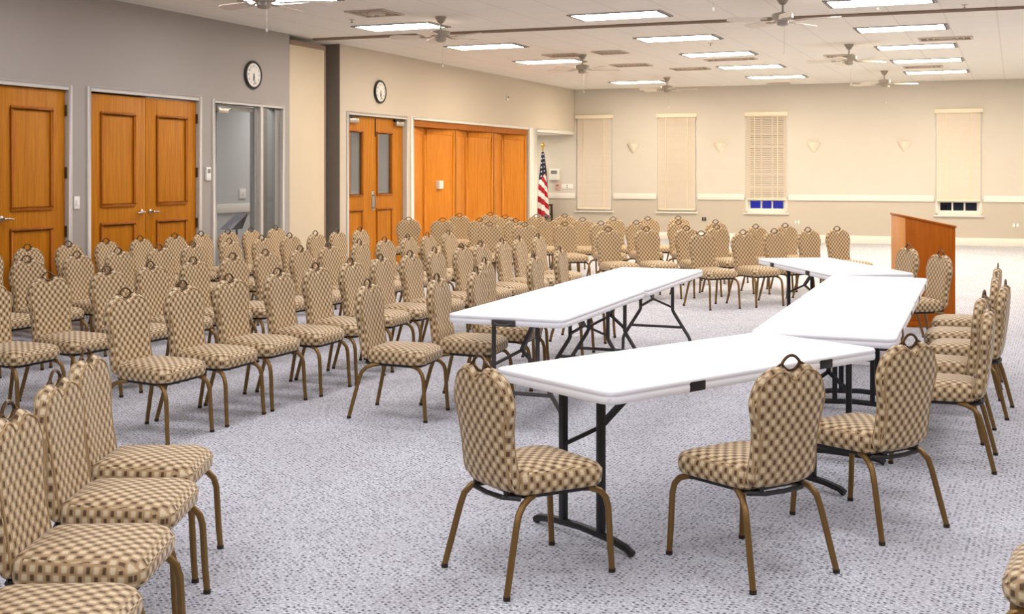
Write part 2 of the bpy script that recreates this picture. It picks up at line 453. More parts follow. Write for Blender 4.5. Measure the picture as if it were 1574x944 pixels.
# double doors with lites
d = thing('door_5', 'pair of oak doors with narrow glass lites and closers', 'door', left(-9.87), RL, None, 'structure')
frame_parts(d, -.98, .98, 2.52)
for sgn in (-1, 1):
    x0, x1 = (-.975, -.003) if sgn < 0 else (.003, .975)
    y = .06; lx0, lx1 = x0 + .2, x1 - .2
    if sgn < 0: lx0, lx1 = x0 + .12, x0 + .54
    else: lx0, lx1 = x0 + .06, x0 + .56
    l = MB(); l.box(x0, lx0, y, y + .045, .01, 2.515); l.box(lx1, x1, y, y + .045, .01, 2.515); l.box(lx0, lx1, y, y + .045, .01, 1.24); l.box(lx0, lx1, y, y + .045, 2.27, 2.515)
    lf = l.build('door_leaf', M['wood'], d)
    p = MB(); molding_rect(p, lx0 - .02, lx1 + .02, 1.22, 2.29, y, .035, .02); p.build('lite_molding', M['molding'], lf, bevel=.006)
    p = MB(); molding_rect(p, lx0 - .02, lx1 + .02, .2, 1.02, y, .035, .02); p.build('panel_molding', M['molding'], lf, bevel=.006)
    p = MB(); p.box(lx0, lx1, y + .018, y + .026, 1.24, 2.27); p.build('glass_pane', M['frost'], lf)
    c = MB(); ca, cb = (x0 + .04, x0 + .34) if sgn < 0 else (x1 - .34, x1 - .04)
    c.box(ca, cb, y - .07, y, 2.40, 2.47); c.build('door_closer', M['chrome'], lf, bevel=.008)
    c = MB(); c.bar((ca + .05, y - .06, 2.475), (cb - .02, y - .075, 2.50), .03, .014); c.box(ca, ca + .12, y - .05, y, 2.475, 2.51); c.build('closer_arm', M['black'], lf)
    if sgn < 0:
        c = MB(); c.box(x1 - .12, x1 - .03, y - .006, y, .98, 1.30); c.build('push_plate', M['chrome'], lf, bevel=.002)
        c = MB(); c.tube([(x1 - .075, y, 1.02), (x1 - .075, y - .05, 1.04), (x1 - .075, y - .05, 1.22), (x1 - .075, y, 1.24)], .011, 8); c.build('pull_handle', M['chrome'], lf)
    c = MB()
    if sgn > 0: c.box(-.012, .012, y - .012, y, 2.2, 2.5); c.build('astragal', M['hinge'], lf)
# accordion folding wall
d = thing('door_6', 'orange oak folding wall of six zigzag panels', 'folding wall', left(-5.845), RL, None, 'structure')
w = 5.54 / 6
hd = MB(); hd.box(-2.77, 2.77, .03, .3, 2.42, 2.53); hd.build('header_rail', M['molding'], d)
for k in range(6):
    x0 = -2.77 + k * w; x1 = x0 + w
    y0, y1 = (.07, .27) if k % 2 == 0 else (.27, .07)
    p = MB(); a = Vector((x0 + .012, y0, 0)); b = Vector((x1 - .012, y1, 0)); dv = (b - a).normalized(); nn = Vector((dv.y, -dv.x, 0))
    vs = [q + nn * o + Vector((0, 0, z)) for z in (.02, 2.42) for q, o in ((a, -.02), (b, -.02), (b, .02), (a, .02))]
    p.add(vs, [(0, 1, 2, 3), (7, 6, 5, 4), (0, 4, 5, 1), (1, 5, 6, 2), (2, 6, 7, 3), (3, 7, 4, 0)])
    pl = p.build('fold_panel', M['foldwood'], d, bevel=.004)
    q = MB(); L = (b - a).length; q.xf = Matrix.Translation(a) @ Matrix.Rotation(math.atan2(dv.y, dv.x), 4, 'Z')
    q.box(.0, .07, -.032, -.02, .04, 2.40); q.box(L - .07, L, -.032, -.02, .04, 2.40); q.box(.07, L - .07, -.032, -.02, 2.30, 2.40); q.box(.07, L - .07, -.032, -.02, .04, .2)
    q.build('panel_molding', M['foldwood'], pl, bevel=.003)
    if k < 5:
        h = MB(); h.tube([(x1, y1 - .01, .02), (x1, y1 - .01, 2.42)], .016, 6); h.build('fold_hinge', M['hinge'], d)
c = MB(); c.box(-1.50, -1.33, .095, .19, 1.30, 1.45); c.build('lock_plate', M['plate'], d, bevel=.006)

# ------------------------------------------------------------------ windows and blinds on the far wall
wl = ['far wall window nearest the flag, hidden by its closed blind', 'far wall window fully covered by its blind, second from the flag',
      'far wall window with blue glowing panes under its blind', 'far wall window with black panes under its blind, behind the lectern']
bl = ['closed cream blind on the far wall nearest the flag', 'closed cream blind, second along from the flag',
      'grey cream blind raised above the blue window panes', 'cream blind raised above the black panes behind the lectern']
for i, (a, b) in enumerate(WIN):
    r = thing('window_%d' % (i + 1), wl[i], 'window', back((a + b) / 2), RB, None, 'structure'); hw = (b - a) / 2
    f = MB(); f.box(-hw, -hw + .05, .02, .18, ZB, ZT); f.box(hw - .05, hw, .02, .18, ZB, ZT); f.box(-hw, hw, .02, .18, ZT - .05, ZT); f.box(-hw, hw, .02, .18, ZB, ZB + .05)
    f.build('window_frame', M['white'], r)
    f = MB(); f.box(-hw - .04, hw + .04, -.05, .03, ZB - .03, ZB); f.build('window_sill', M['white'], r, bevel=.006)
    f = MB(); f.box(-hw + .05, hw - .05, .10, .13, ZB + .05, ZB + .10); f.box(-hw + .05, -hw + .1, .10, .13, ZB + .1, ZT); f.box(hw - .1, hw - .05, .10, .13, ZB + .1, ZT)
    for q in (-1, 1): f.box(q * (hw - .1) / 3 - .018, q * (hw - .1) / 3 + .018, .10, .13, ZB + .1, ZT)
    for z in (.95, 1.25, 1.56, 1.87, 2.18, 2.5): f.box(-hw + .1, hw - .1, .10, .13, z - .015, z + .015)
    f.build('sash', M['white'], r)
    f = MB(); f.box(-hw + .06, hw - .06, .113, .119, ZB + .06, ZT - .05); f.build('glass_pane', M['glass'], r)
    # blind
    k = thing('venetian_blind', bl[i], 'blind', back((a + b) / 2, -.0, 0), RB, 'window blinds on the far wall')
    v = MB(); v.box(-hw - .02, hw + .02, -.07, .015, 2.89, 2.98); v.build('valance', M['valance'], k, bevel=.008)
    zb = .72 if i < 2 else .985
    sl = MB(); n = int((2.88 - zb) / .042) + 1
    tilt = (.86, .70, .58, .86)[i]
    for j in range(n):
        z = 2.88 - j * .042; jit = rnd.uniform(-.06, .06)
        c0, s0 = math.cos(tilt * PI / 2 + jit) * .024, math.sin(tilt * PI / 2 + jit) * .024
        sl.add([(-hw + .03, -.02 - c0, z - s0), (hw - .03, -.02 - c0, z - s0), (hw - .03, -.02 + c0, z + s0), (-hw + .03, -.02 + c0, z + s0),
                (-hw + .03, -.017 - c0, z - s0), (hw - .03, -.017 - c0, z - s0), (hw - .03, -.017 + c0, z + s0), (-hw + .03, -.017 + c0, z + s0)],
               [(0, 1, 2, 3), (7, 6, 5, 4), (0, 4, 5, 1), (2, 6, 7, 3), (0, 3, 7, 4), (1, 5, 6, 2)])
    sl.build('slats', M['blind'], k, smooth=20)
    v = MB(); v.box(-hw + .03, hw - .03, -.045, .005, zb - .02, zb + .02); v.build('bottom_rail', M['valance'], k, bevel=.005)
    v = MB()
    for q in (-.55, .55): v.box(q * hw - .008, q * hw + .008, -.05, -.046, zb, 2.89)
    v.build('ladder_tape', M['valance'], k)

# night outside the windows, with a glowing panel added to turn the panes blue
g = wmb(MBk); g.box(3.5, 5.9, 1.2, 1.3, -.2, .9)
g = g.build('added_glow_panel', emit('added_blue_glow', S(22, 46, 215), .6)); tag(g, 'added blue glow panel outside, seen through the third window', 'added glow panel')

# ------------------------------------------------------------------ sconces
sl_ = ['wedge shaped wall light between first and second far windows', 'wedge shaped wall light between second blind and blue paned window',
       'wedge shaped wall light just beyond the blue paned window', 'wedge shaped wall light nearest the black paned window']
for s, lb in zip((1.48, 3.55, 5.67, 7.62), sl_):
    r = thing('wall_sconce', lb, 'wall light', back(s, 0, 2.05), RB, 'wedge wall lights on the far wall')
    q = MB(); q.lathe([(.012, 0), (.05, .04), (.09, .10), (.125, .16), (.15, .215), (.155, .225), (.14, .225), (.115, .16), (.08, .1), (.04, .045)], 20, 0, (0, 0, 0), PI, 2 * PI)
    q.build('shade', M['sconce'], r)
    q = MB(); q.prism([(-.12, .2), (.12, .2), (.10, .12), (.03, .03), (-.03, .03), (-.10, .12)], 'y', -.012, 0); q.build('back_plate', M['sconce'], r)
    q = MB(); q.lathe([(.02, 0), (.032, .04), (.022, .08)], 12, 0, (0, -.06, .1)); q.build('bulb', M['plate'], r)

# ------------------------------------------------------------------ small wall items
def plate(name, mat4, rz, s, z, w, h, label, cat, pm, kind='switch', d=.012, group=None, y=0):
    r = thing(name, label, cat, mat4 @ Vector((s, y, z)), rz, group)
    q = MB(); q.box(-w / 2, w / 2, -d, 0, -h / 2, h / 2); q.build('cover_plate', pm, r, bevel=.004)
    q = MB()
    if kind == 'switch': q.box(-.012, .012, -d - .008, -d, -.025, .025); q.build('rocker', M['plate'], r)
    elif kind == 'outlet':
        for zz in (-.022, .022): q.lathe([(.016, 0), (.016, .004)], 12, 0, (0, zz, d)); 
        q.v = [Vector((p.x, -p.z, p.y)) for p in q.v]; q.build('socket', M['plategrey'], r)
    elif kind == 'keypad': q.box(-w * .3, w * .3, -d - .006, -d, h * .05, h * .35); q.build('display', M['plategrey'], r)
    return r
plate('light_switch', ML, RL, -16.74, 1.29, .085, .14, 'white light switch beside the single oak door', 'switch', M['plate'])
plate('wall_control', ML, RL, -14.42, 1.60, .09, .17, 'white wall control between the oak doors and the glazed door', 'wall control', M['plate'], 'keypad', .03)
plate('wall_plate', ML, RL, -10.76, 1.26, .17, .16, 'white plate on the corridor wall behind the door glass', 'switch', M['plate'], 'switch', .02, None, 2.05)
plate('wall_plate', ML, RL, -10.06, 1.22, .17, .19, 'grey plate on the corridor wall behind the sidelight', 'switch', M['plategrey'], 'switch', .02, None, 2.05)
plate('wall_outlet', MBk, RB, 5.30, .46, .1, .075, 'white outlet low on the wall below the blue window panes', 'outlet', M['plate'], 'outlet')
plate('wall_outlet', MBk, RB, 9.88, .46, .12, .075, 'white outlet low on the wall past the black window panes', 'outlet', M['plate'], 'outlet')
plate('wall_outlet', MBk, RB, 3.17, .50, .1, .09, 'dark outlet cover low on the wall between the middle windows', 'outlet', M['darkplate'], 'outlet')
plate('wall_box', MBk, RB, -.50, 1.54, .26, .28, 'large white square box on the alcove wall beside the flag', 'wall box', M['plate'], 'keypad', .07)
plate('fire_alarm', MBk, RB, -.42, 1.24, .11, .15, 'small pink and grey alarm pull under the white box', 'alarm', plain('alarm_pink', S(222, 170, 160), .5), 'keypad', .03)
plate('wall_outlet', MBk, RB, -.18, 1.25, .30, .12, 'wide white socket plate on the alcove wall above the rail', 'outlet', M['plate'], 'outlet')
r = thing('motion_sensor', 'tiny white sensor high on the wall above the folding panels', 'sensor', left(-4.32, 0, 3.16), RL)
q = MB(); q.box(-.05, .05, -.03, 0, -.06, .06); q.build('housing', M['plate'], r, bevel=.012)
q = MB(); q.lathe([(.026, 0), (.022, .015), (.01, .024), (0, .026)], 14); q.v = [Vector((p.x, -.03 - p.z, p.y + .01)) for p in q.v]; q.build('lens', M['plategrey'], r)

# clocks
def numerals_mesh():
    vs = []; fs = []
    dg = None
    for k in range(1, 13):
        cu = bpy.data.curves.new('numeral', 'FONT'); cu.body = str(k); cu.size = .05; cu.align_x = 'CENTER'; cu.align_y = 'CENTER'; cu.extrude = .0008
        ob = bpy.data.objects.new('numeral', cu); COL.objects.link(ob)
        bpy.context.view_layer.update()
        me = ob.to_mesh(); a = PI / 2 - k * PI / 6; o = len(vs)
        for v in me.vertices: vs.append((v.co.x + .122 * math.cos(a), -.0305 - v.co.z, v.co.y + .122 * math.sin(a)))
        for p in me.polygons: fs.append([i + o for i in p.vertices])
        ob.to_mesh_clear(); bpy.data.objects.remove(ob); bpy.data.curves.remove(cu)
    q = MB(); q.add(vs, fs); return q.mesh('numerals', M['black'], smooth=0)
NUM = numerals_mesh()
def clock(s, z, label, hr, mn):
    r = thing('wall_clock', label, 'clock', left(s, 0, z), RL, 'round wall clocks')
    ring = [(.176 * math.cos(a), -.022, .176 * math.sin(a)) for a in [2 * PI * i / 48 for i in range(48)]]
    q = MB(); q.tube(ring, .019, 10, 0, True); q.build('rim', M['black'], r)
    q = MB(); q.lathe([(.175, 0), (.175, .03)], 48); q.v = [Vector((p.x, -p.z, p.y)) for p in q.v]; q.build('face', M['clockface'], r)
    link('numerals', NUM, r)
    for nm, ang, L, wd in (('hour_hand', (hr + mn / 60) * PI / 6, .085, .012), ('minute_hand', mn * PI / 30, .13, .008)):
        a = PI / 2 - ang; q = MB(); q.bar((-.02 * math.cos(a), -.034, -.02 * math.sin(a)), (L * math.cos(a), -.034, L * math.sin(a)), wd, .003, 0, (0, 1, 0)); q.build(nm, M['black'], r)
clock(-13.43, 2.945, 'black rimmed round clock above the glazed door', 6, 28)
clock(-9.84, 2.94, 'black rimmed round clock above the doors with glass lites', 6, 28)

# ------------------------------------------------------------------ ceiling fixtures
NEAR = (1.0, .965, .985, 1); FAR = (1.0, .865, .67, 1)
LS = 17.5
def lamp_col(y):
    t = max(0, min(1, (y - 10) / 9)); t = t * t * (3 - 2 * t)
    return tuple(NEAR[i] * (1 - t) + FAR[i] * t for i in range(3)) + (1,)
def lamp_k(y):
    t = max(0, min(1, (y - 10) / 12)); return .88 + 1.26 * t
LIGHTS = [('L', -8.28, 10.85), ('L', -8.28, 13.59), ('L', -8.28, 16.37), ('L', -8.28, 19.1), ('L', -8.28, 24.45),
          ('M', -5.19, 13.69), ('M', -5.19, 16.45), ('M', -5.19, 19.0), ('M', -5.19, 21.62), ('M', -5.19, 24.2),
          ('R', -2.05, 13.74), ('R', -2.05, 16.49), ('R', -2.05, 19.08), ('R', -2.05, 21.6), ('R', -2.05, 24.25)]
cw = dict(L='row nearest the wooden doors', M='middle row', R='row nearest the lectern')
ordn = ['first', 'second', 'third', 'fourth', 'fifth', 'sixth', 'seventh', 'eighth', 'ninth', 'tenth', 'eleventh', 'twelfth', 'thirteenth', 'fourteenth', 'fifteenth']
def fixture_meshes():
    q = MB(); W, D = 1.22, .61
    for (a, b, c, e) in ((0, W, 0, .03), (0, W, D - .03, D), (0, .03, .03, D - .03), (W - .03, W, .03, D - .03)): q.box(a, b, c, e, -.014, 0)
    fr = q.mesh('frame', M['fixture'])
    q = MB(); q.box(.03, .05, .03, D - .03, -.02, 0); q.box(W - .05, W - .03, .03, D - .03, -.02, 0)
    return fr, q.mesh('end_plate', M['darkplate'])
FR, EP = fixture_meshes()
cnt = {}
for c, x, y in LIGHTS:
    cnt[c] = cnt.get(c, 0) + 1
    r = thing('ceiling_light', '%s lit ceiling panel from the near end of the %s' % (ordn[cnt[c] - 1], cw[c]), 'ceiling light', (x, y, CEIL), 0, 'lit ceiling panels')
    link('frame', FR, r); link('end_plate', EP, r)
    q = MB(); q.box(.05, 1.17, .03, .58, -.01, -.002)
    q.build('diffuser', emit('lit_diffuser', lamp_col(y), LS * lamp_k(y)), r)
# the same panels continue over the part of the hall outside the picture
SEEN = {(round(x), round(y)) for _, x, y in LIGHTS}
def area(x, y, z, sx, sy, col, rad):
    l = bpy.data.lights.new('unseen_ceiling_lamp', 'AREA'); l.shape = 'RECTANGLE'; l.size = sx; l.size_y = sy
    l.color = col[:3]; l.energy = rad * PI * sx * sy
    o = bpy.data.objects.new('unseen_ceiling_lamp', l); COL.objects.link(o); o.location = (x, y, z); return o
for y in (-2.3, .35, 3.0, 5.6, 8.25, 10.9): 
    for x in (-8.28, -5.19, -2.05, 1.05):
        if x < -8 and (y > 10 or y < 7): continue
        area(x + .61, y + .3, CEIL - .012, 1.12, .55, lamp_col(y), LS * lamp_k(y))
for y in (13.7, 16.5, 19.1, 21.6, 24.2): area(1.66, y + .3, CEIL - .012, 1.12, .55, lamp_col(y), LS * lamp_k(y))
p = left(-13.5, 1.1, 2.98); area(p.x, p.y, p.z, .9, 1.6, (1, .99, .98, 1), 10.5)  # unseen corridor lamps, added to light the view through the door glass
p = left(-9.6, 1.1, 2.98); area(p.x, p.y, p.z, .9, 1.6, (1, .99, .98, 1), 10.5)
p = left(-1.3, .9, 2.49); area(p.x, p.y, p.z, .6, .6, (1, .92, .8, 1), 22)  # unseen lamp added to brighten the flag alcove

# ceiling fans
def fan(x, y, label, spin, drop=0, chain=.30):
    r = thing('ceiling_fan', label, 'fan', (x, y, CEIL), spin, 'white bladed ceiling fans')
    q = MB(); q.lathe([(.018, -.085), (.04, -.07), (.07, -.02), (.075, 0)], 20); q.build('canopy', M['fan'], r)
    q = MB(); q.tube([(0, 0, -.05), (0, 0, -.18 - drop)], .012, 8); q.build('downrod', M['fan'], r)
    q = MB(); q.lathe([(.03, -.165), (.06, -.17), (.115, -.185), (.12, -.20), (.12, -.235), (.105, -.25), (.07, -.262), (.07, -.295), (.055, -.315), (.02, -.325)], 24, 0, (0, 0, -drop)); q.build('motor', M['fan'], r)
    for k in range(5):
        a = 2 * PI * k / 5; X = Matrix.Rotation(a, 4, 'Z')
        q = MB(); q.xf = X
        pl = [(.2, -.05), (.3, -.062), (.58, -.07), (.64, -.055), (.66, 0), (.64, .055), (.58, .07), (.3, .062), (.2, .05)]
        tl = math.tan(math.radians(13))
        zc = -.262 - drop
        n = len(pl)
        q.add([(px, py, zc + py * tl) for px, py in pl] + [(px, py, zc + py * tl + .007) for px, py in pl],
              [tuple(range(n - 1, -1, -1)), tuple(range(n, 2 * n))] + [(i, (i + 1) % n, n + (i + 1) % n, n + i) for i in range(n)])
        b = q.build('blade', M['blade'], r)
        q = MB(); q.xf = X; q.bar((.08, 0, -.245 - drop), (.16, 0, -.268 - drop), .03, .008); q.bar((.16, 0, -.268 - drop), (.26, 0, -.266 - drop), .06, .006); q.build('blade_bracket', M['fan'], b)
    q = MB(); chain += drop; q.tube([(.03, 0, -.315 - drop), (.03, 0, -.32 - chain)], .0016, 5); c = q.build('pull_chain', M['chrome'], r)
    q = MB(); q.lathe([(0, -.03), (.011, -.02), (.012, 0), (.004, .012)], 10, 0, (.03, 0, -.32 - chain)); q.build('chain_knob', M['white'], c)
fl = [(-6.62, 9.28, 'ceiling fan nearest the camera above the chair rows', .35), (-2.34, 9.57, 'ceiling fan above the white tables, only its chain in view', .9),
      (-6.73, 13.24, 'ceiling fan just before the partition track near the oak doors', 1.0), (-6.73, 18.52, 'ceiling fan second along the folding wall side', .55), (-6.75, 23.8, 'ceiling fan nearest the far wall on the flag side', .15),
      (-2.42, 13.30, 'ceiling fan just before the partition track near the lectern', 1.18), (-2.37, 18.64, 'ceiling fan second along the lectern side', .72), (-2.37, 23.93, 'ceiling fan nearest the far wall on the lectern side', .35)]
for k, (x, y, lb, sp) in enumerate(fl): fan(x, y, lb, sp, .085 if k < 2 else 0, .20 if k < 2 else .30)

# vents
def vent(x, y, w, h, label, dark=False):
    r = thing('ceiling_vent', label, 'vent', (x, y, CEIL), 0, 'ceiling air vents')
    q = MB(); e = .03
    for (a, b, c, d_) in ((-w / 2, w / 2, -h / 2, -h / 2 + e), (-w / 2, w / 2, h / 2 - e, h / 2), (-w / 2, -w / 2 + e, -h / 2 + e, h / 2 - e), (w / 2 - e, w / 2, -h / 2 + e, h / 2 - e)): q.box(a, b, c, d_, -.018, 0)
    q.build('frame', M['vent'], r, bevel=.003)
    q = MB(); q.box(-w / 2 + e, w / 2 - e, -h / 2 + e, h / 2 - e, -.004, -.001); q.build('duct_opening', M['ventdark'], r)
    q = MB()
    for j in range(1, 4):
        ww, hh = (w - 2 * e) * j / 8, (h - 2 * e) * j / 8; t_ = .014
        for (a, b, c, d_) in ((-ww, ww, -hh, -hh + t_), (-ww, ww, hh - t_, hh), (-ww, -ww + t_, -hh, hh), (ww - t_, ww, -hh, hh)): q.box(a, b, c, d_, -.014, -.004)
    q.build('louvre_ring', M['vent'], r)
    return r
for x, y, w, h, lb in [(-7.3, 12.55, .55, .55, 'square ceiling vent beside the panel nearest the oak doors'), (-7.05, 18.45, .6, .5, 'square ceiling vent just before the fan beside the folding wall'),
                       (-6.16, 18.3, .5, .5, 'square ceiling vent just past the fan beside the folding wall'), (-6.55, 20.67, .7, .5, 'square ceiling vent far along the flag side'),
                       (-5.75, 21.9, .7, .5, 'square ceiling vent between middle panels and the flag side fan'), (-4.6, 20.3, .9, .3, 'long ceiling vent between third and fourth middle panels'),
                       (-.95, 18.35, .75, .4, 'long ceiling vent before the third lectern side panel'), (-2.75, 20.4, .5, .4, 'dark ceiling vent beside the lectern side fan'),
                       (-1.6, 23.2, .7, .4, 'long ceiling vent before the last lectern side panel'), (-4.88, 26.3, .5, .25, 'dark slot vent where ceiling meets the far wall')]:
    vent(x, y, w, h, lb)
r = thing('smoke_detector', 'small boxy ceiling detector beside the near square vent', 'detector', (-7.15, 12.35, CEIL))
q = MB(); q.box(-.09, .09, -.06, .06, -.07, -.018); q.box(-.05, .05, -.03, .03, -.018, 0); q.build('housing', M['vent'], r, bevel=.01)
q = MB(); q.lathe([(.03, -.085), (.035, -.07)], 14); q.build('lens', M['plategrey'], r)
def sprinkler(x, y, lb):
    r = thing('sprinkler_head', lb, 'sprinkler', (x, y, CEIL), 0, 'ceiling sprinklers')
    q = MB(); q.lathe([(.02, -.012), (.04, -.006), (.042, 0)], 14); q.build('escutcheon', M['vent'], r)
    q = MB(); q.lathe([(.008, -.012), (.008, -.035), (.02, -.037), (.02, -.042)], 10); q.build('deflector', M['chrome'], r)
for x, y, lb in [(-7.9, 13.0, 'ceiling sprinkler before the near panel by the oak doors'), (-1.5, 14.4, 'ceiling sprinkler just before the track near the lectern'),
                 (-.55, 14.7, 'ceiling sprinkler at the lectern side end of the track'), (-4.3, 17.6, 'ceiling sprinkler beyond the second middle panel')]: sprinkler(x, y, lb)

# ------------------------------------------------------------------ flag, easel, music stand, floor box, lectern
fp = Vector((-10.46, 26.0, 0))
r = thing('flag', 'furled stars and stripes flag on a gold tipped pole in the alcove', 'flag', fp)
q = MB(); q.lathe([(.17, 0), (.17, .02), (.08, .05), (.03, .08), (.03, .16)], 24); q.build('base', M['gold'], r)
q = MB(); q.tube([(0, 0, .05), (0, 0, 2.16)], .014, 10); q.build('pole', M['polewood'], r)
q = MB(); q.lathe([(.012, 2.14), (.03, 2.16), (.015, 2.18), (.04, 2.21), (.052, 2.25), (.04, 2.29), (.012, 2.32), (0, 2.34)], 16); q.build('finial', M['gold'], r)
def flagmat():
    t = NT('flag_cloth'); uv = t.node('ShaderNodeUVMap'); sp = t.node('ShaderNodeSeparateXYZ'); t.ln(uv.outputs[0], sp.inputs[0])
    u, v = sp.outputs[0], sp.outputs[1]
    d_ = t.math('ADD', t.math('MULTIPLY', v, 5.5), t.math('MULTIPLY', u, 2.6))
    st = t.math('GREATER_THAN', t.math('FRACT', d_), .5)
    c = t.mix(st, S(178, 26, 42), S(240, 236, 232))
    can = t.math('GREATER_THAN', t.math('SUBTRACT', v, t.math('MULTIPLY', u, .25)), .42)
    gx = t.math('SUBTRACT', t.math('FRACT', t.math('MULTIPLY', u, 5)), .5); gy = t.math('SUBTRACT', t.math('FRACT', t.math('MULTIPLY', v, 15)), .5)
    star = t.math('LESS_THAN', t.math('ADD', t.math('MULTIPLY', gx, gx), t.math('MULTIPLY', gy, gy)), .045)
    t.color(t.mix(can, c, t.mix(star, S(20, 22, 46), S(190, 190, 200)))); t.set(Roughness=.8); return t.mat
me_v = []; me_f = []; me_uv = []
N, K = 40, 26
for i in range(K + 1):
    f = i / K; z = 2.08 - 1.55 * f; rad = .03 + .105 * (f ** .8) - .03 * max(0, f - .75) * 4 * .3
    for j in range(N + 1):
        a = 2 * PI * j / N
        rr = rad * (1 + .28 * math.sin(5 * a + 2.2 * f) * min(1, f * 3) + .12 * math.sin(9 * a - 3 * f))
        me_v.append((rr * math.cos(a) * .95 + .02 * f, rr * math.sin(a), z - .05 * math.sin(2 * a) * f)); me_uv.append((j / N, 1 - f))
for i in range(K):
    for j in range(N): me_f.append((i * (N + 1) + j, i * (N + 1) + j + 1, (i + 1) * (N + 1) + j + 1, (i + 1) * (N + 1) + j))
fm = bpy.data.meshes.new('flag_cloth'); fm.from_pydata(me_v, [], me_f); fm.materials.append(flagmat())
ul = fm.uv_layers.new(name='UVMap')
for p in fm.polygons:
    p.use_smooth = True
    for li in p.loop_indices: ul.data[li].uv = me_uv[fm.loops[li].vertex_index]
link('cloth', fm, r)
r = thing('easel_stand', 'dark slim legged stand on the alcove floor behind the flag', 'stand', (-10.55, 26.36, 0))
for nm, pts in (('leg', [(-.20, -.02, 0), (-.15, 0, .82)]), ('leg', [(.22, -.02, 0), (.17, 0, .82)]), ('leg', [(.0, .12, 0), (.0, .03, .8)])):
    q = MB(); q.bar(pts[0], pts[1], .05, .04); q.build(nm, M['easel'], r)
q = MB(); q.box(-.17, .19, -.02, .02, .55, .60); q.box(-.17, .19, -.02, .05, .78, .82); q.build('crossbar', M['easel'], r)

p = left(-12.73, .75)
r = thing('music_stand', 'grey tilted music stand behind the corridor door glass', 'stand', p, RL)
q = MB(); q.prism([(-.28, .80), (.0, .80), (.13, 1.0), (.13, 1.02)], 'y', -.1, .1); q.build('desk', M['standgrey'], r, bevel=.004)
q = MB(); q.tube([(0, 0, .04), (0, 0, .82)], .014, 8); q.build('pole', M['black'], r)
for k in range(3):
    a = 2 * PI * k / 3; q = MB(); q.tube([(0, 0, .12), (.26 * math.cos(a), .26 * math.sin(a), .012)], .011, 6); q.build('leg', M['black'], r)
r = thing('floor_box', 'small black floor socket cover beyond the far white table', 'floor box', (-2.3, 19.35, 0))
q = MB(); q.box(-.13, .13, -.1, .1, 0, .05); q.build('cover', M['darkplate'], r, bevel=.006)
q = MB(); q.box(-.05, .05, -.04, .04, .05, .06); q.build('flap', M['black'], r)

# lectern: tall sloped-top box, open on the speaker side
r = thing('lectern', 'cherry wood lectern with sloping top beyond the end table', 'lectern', (-1.055, 12.83, 0), math.radians(15.8))
LW, LD = .70, .50       # local x: depth towards the speaker, local y: width
hf, hb = 1.15, 1.045
def hz(x): return hf + (hb - hf) * x / LD
q = MB(); q.prism([(0, .06), (LD, .06), (LD, hb), (0, hf)], 'y', 0, .025); q.build('side_panel', M['cherry'], r, bevel=.006)
q = MB(); q.prism([(0, .06), (LD, .06), (LD, hb), (0, hf)], 'y', LW - .025, LW); q.build('side_panel', M['cherry'], r, bevel=.006)
q = MB(); q.box(-.02, .0, .0, LW, .06, hf); q.build('front_panel', M['litcherry'], r, bevel=.006)
q = MB(); q.add([(-.03, -.012, hz(-.03)), (LD + .01, -.012, hz(LD + .01)), (LD + .01, LW + .012, hz(LD + .01)), (-.03, LW + .012, hz(-.03)),
                 (-.03, -.012, hz(-.03) + .022), (LD + .01, -.012, hz(LD + .01) + .022), (LD + .01, LW + .012, hz(LD + .01) + .022), (-.03, LW + .012, hz(-.03) + .022)],
                [(3, 2, 1, 0), (4, 5, 6, 7), (0, 1, 5, 4), (1, 2, 6, 5), (2, 3, 7, 6), (3, 0, 4, 7)]); q.build('reading_top', M['cherry'], r, bevel=.005)
q = MB(); q.box(.0, LD - .02, .025, LW - .025, .55, .572); q.build('shelf', M['cherry'], r)
q = MB(); q.box(-.03, LD + .02, -.015, LW + .015, 0, .06); q.build('plinth', M['cherry'], r, bevel=.006)

# ------------------------------------------------------------------ folding tables
TL, TW, TZ = 1.90, .785, .737
def rr(hx, hy, r, n=7):
    pts = []
    for cx, cy, a0 in ((hx - r, hy - r, 0), (-hx + r, hy - r, PI / 2), (-hx + r, -hy + r, PI), (hx - r, -hy + r, 1.5 * PI)):
        for k in range(n): a = a0 + PI / 2 * k / (n - 1); pts.append((cx + r * math.cos(a), cy + r * math.sin(a)))
    return pts
def top_mesh():
    q = MB(); rings = []
    for ins, z in ((.03, TZ - .054), (.004, TZ - .056), (0, TZ - .048), (0, TZ - .028), (.003, TZ - .025), (.003, TZ - .022), (0, TZ - .019), (0, TZ - .008), (.003, TZ - .002), (.009, TZ)):
        rings.append([(x, y, z) for x, y in rr(TL / 2 - ins, TW / 2 - ins, .06 - ins * .5)])
    q.stack(rings); return q.mesh('tabletop', M['plastic'], smooth=50)
TOP = top_mesh()
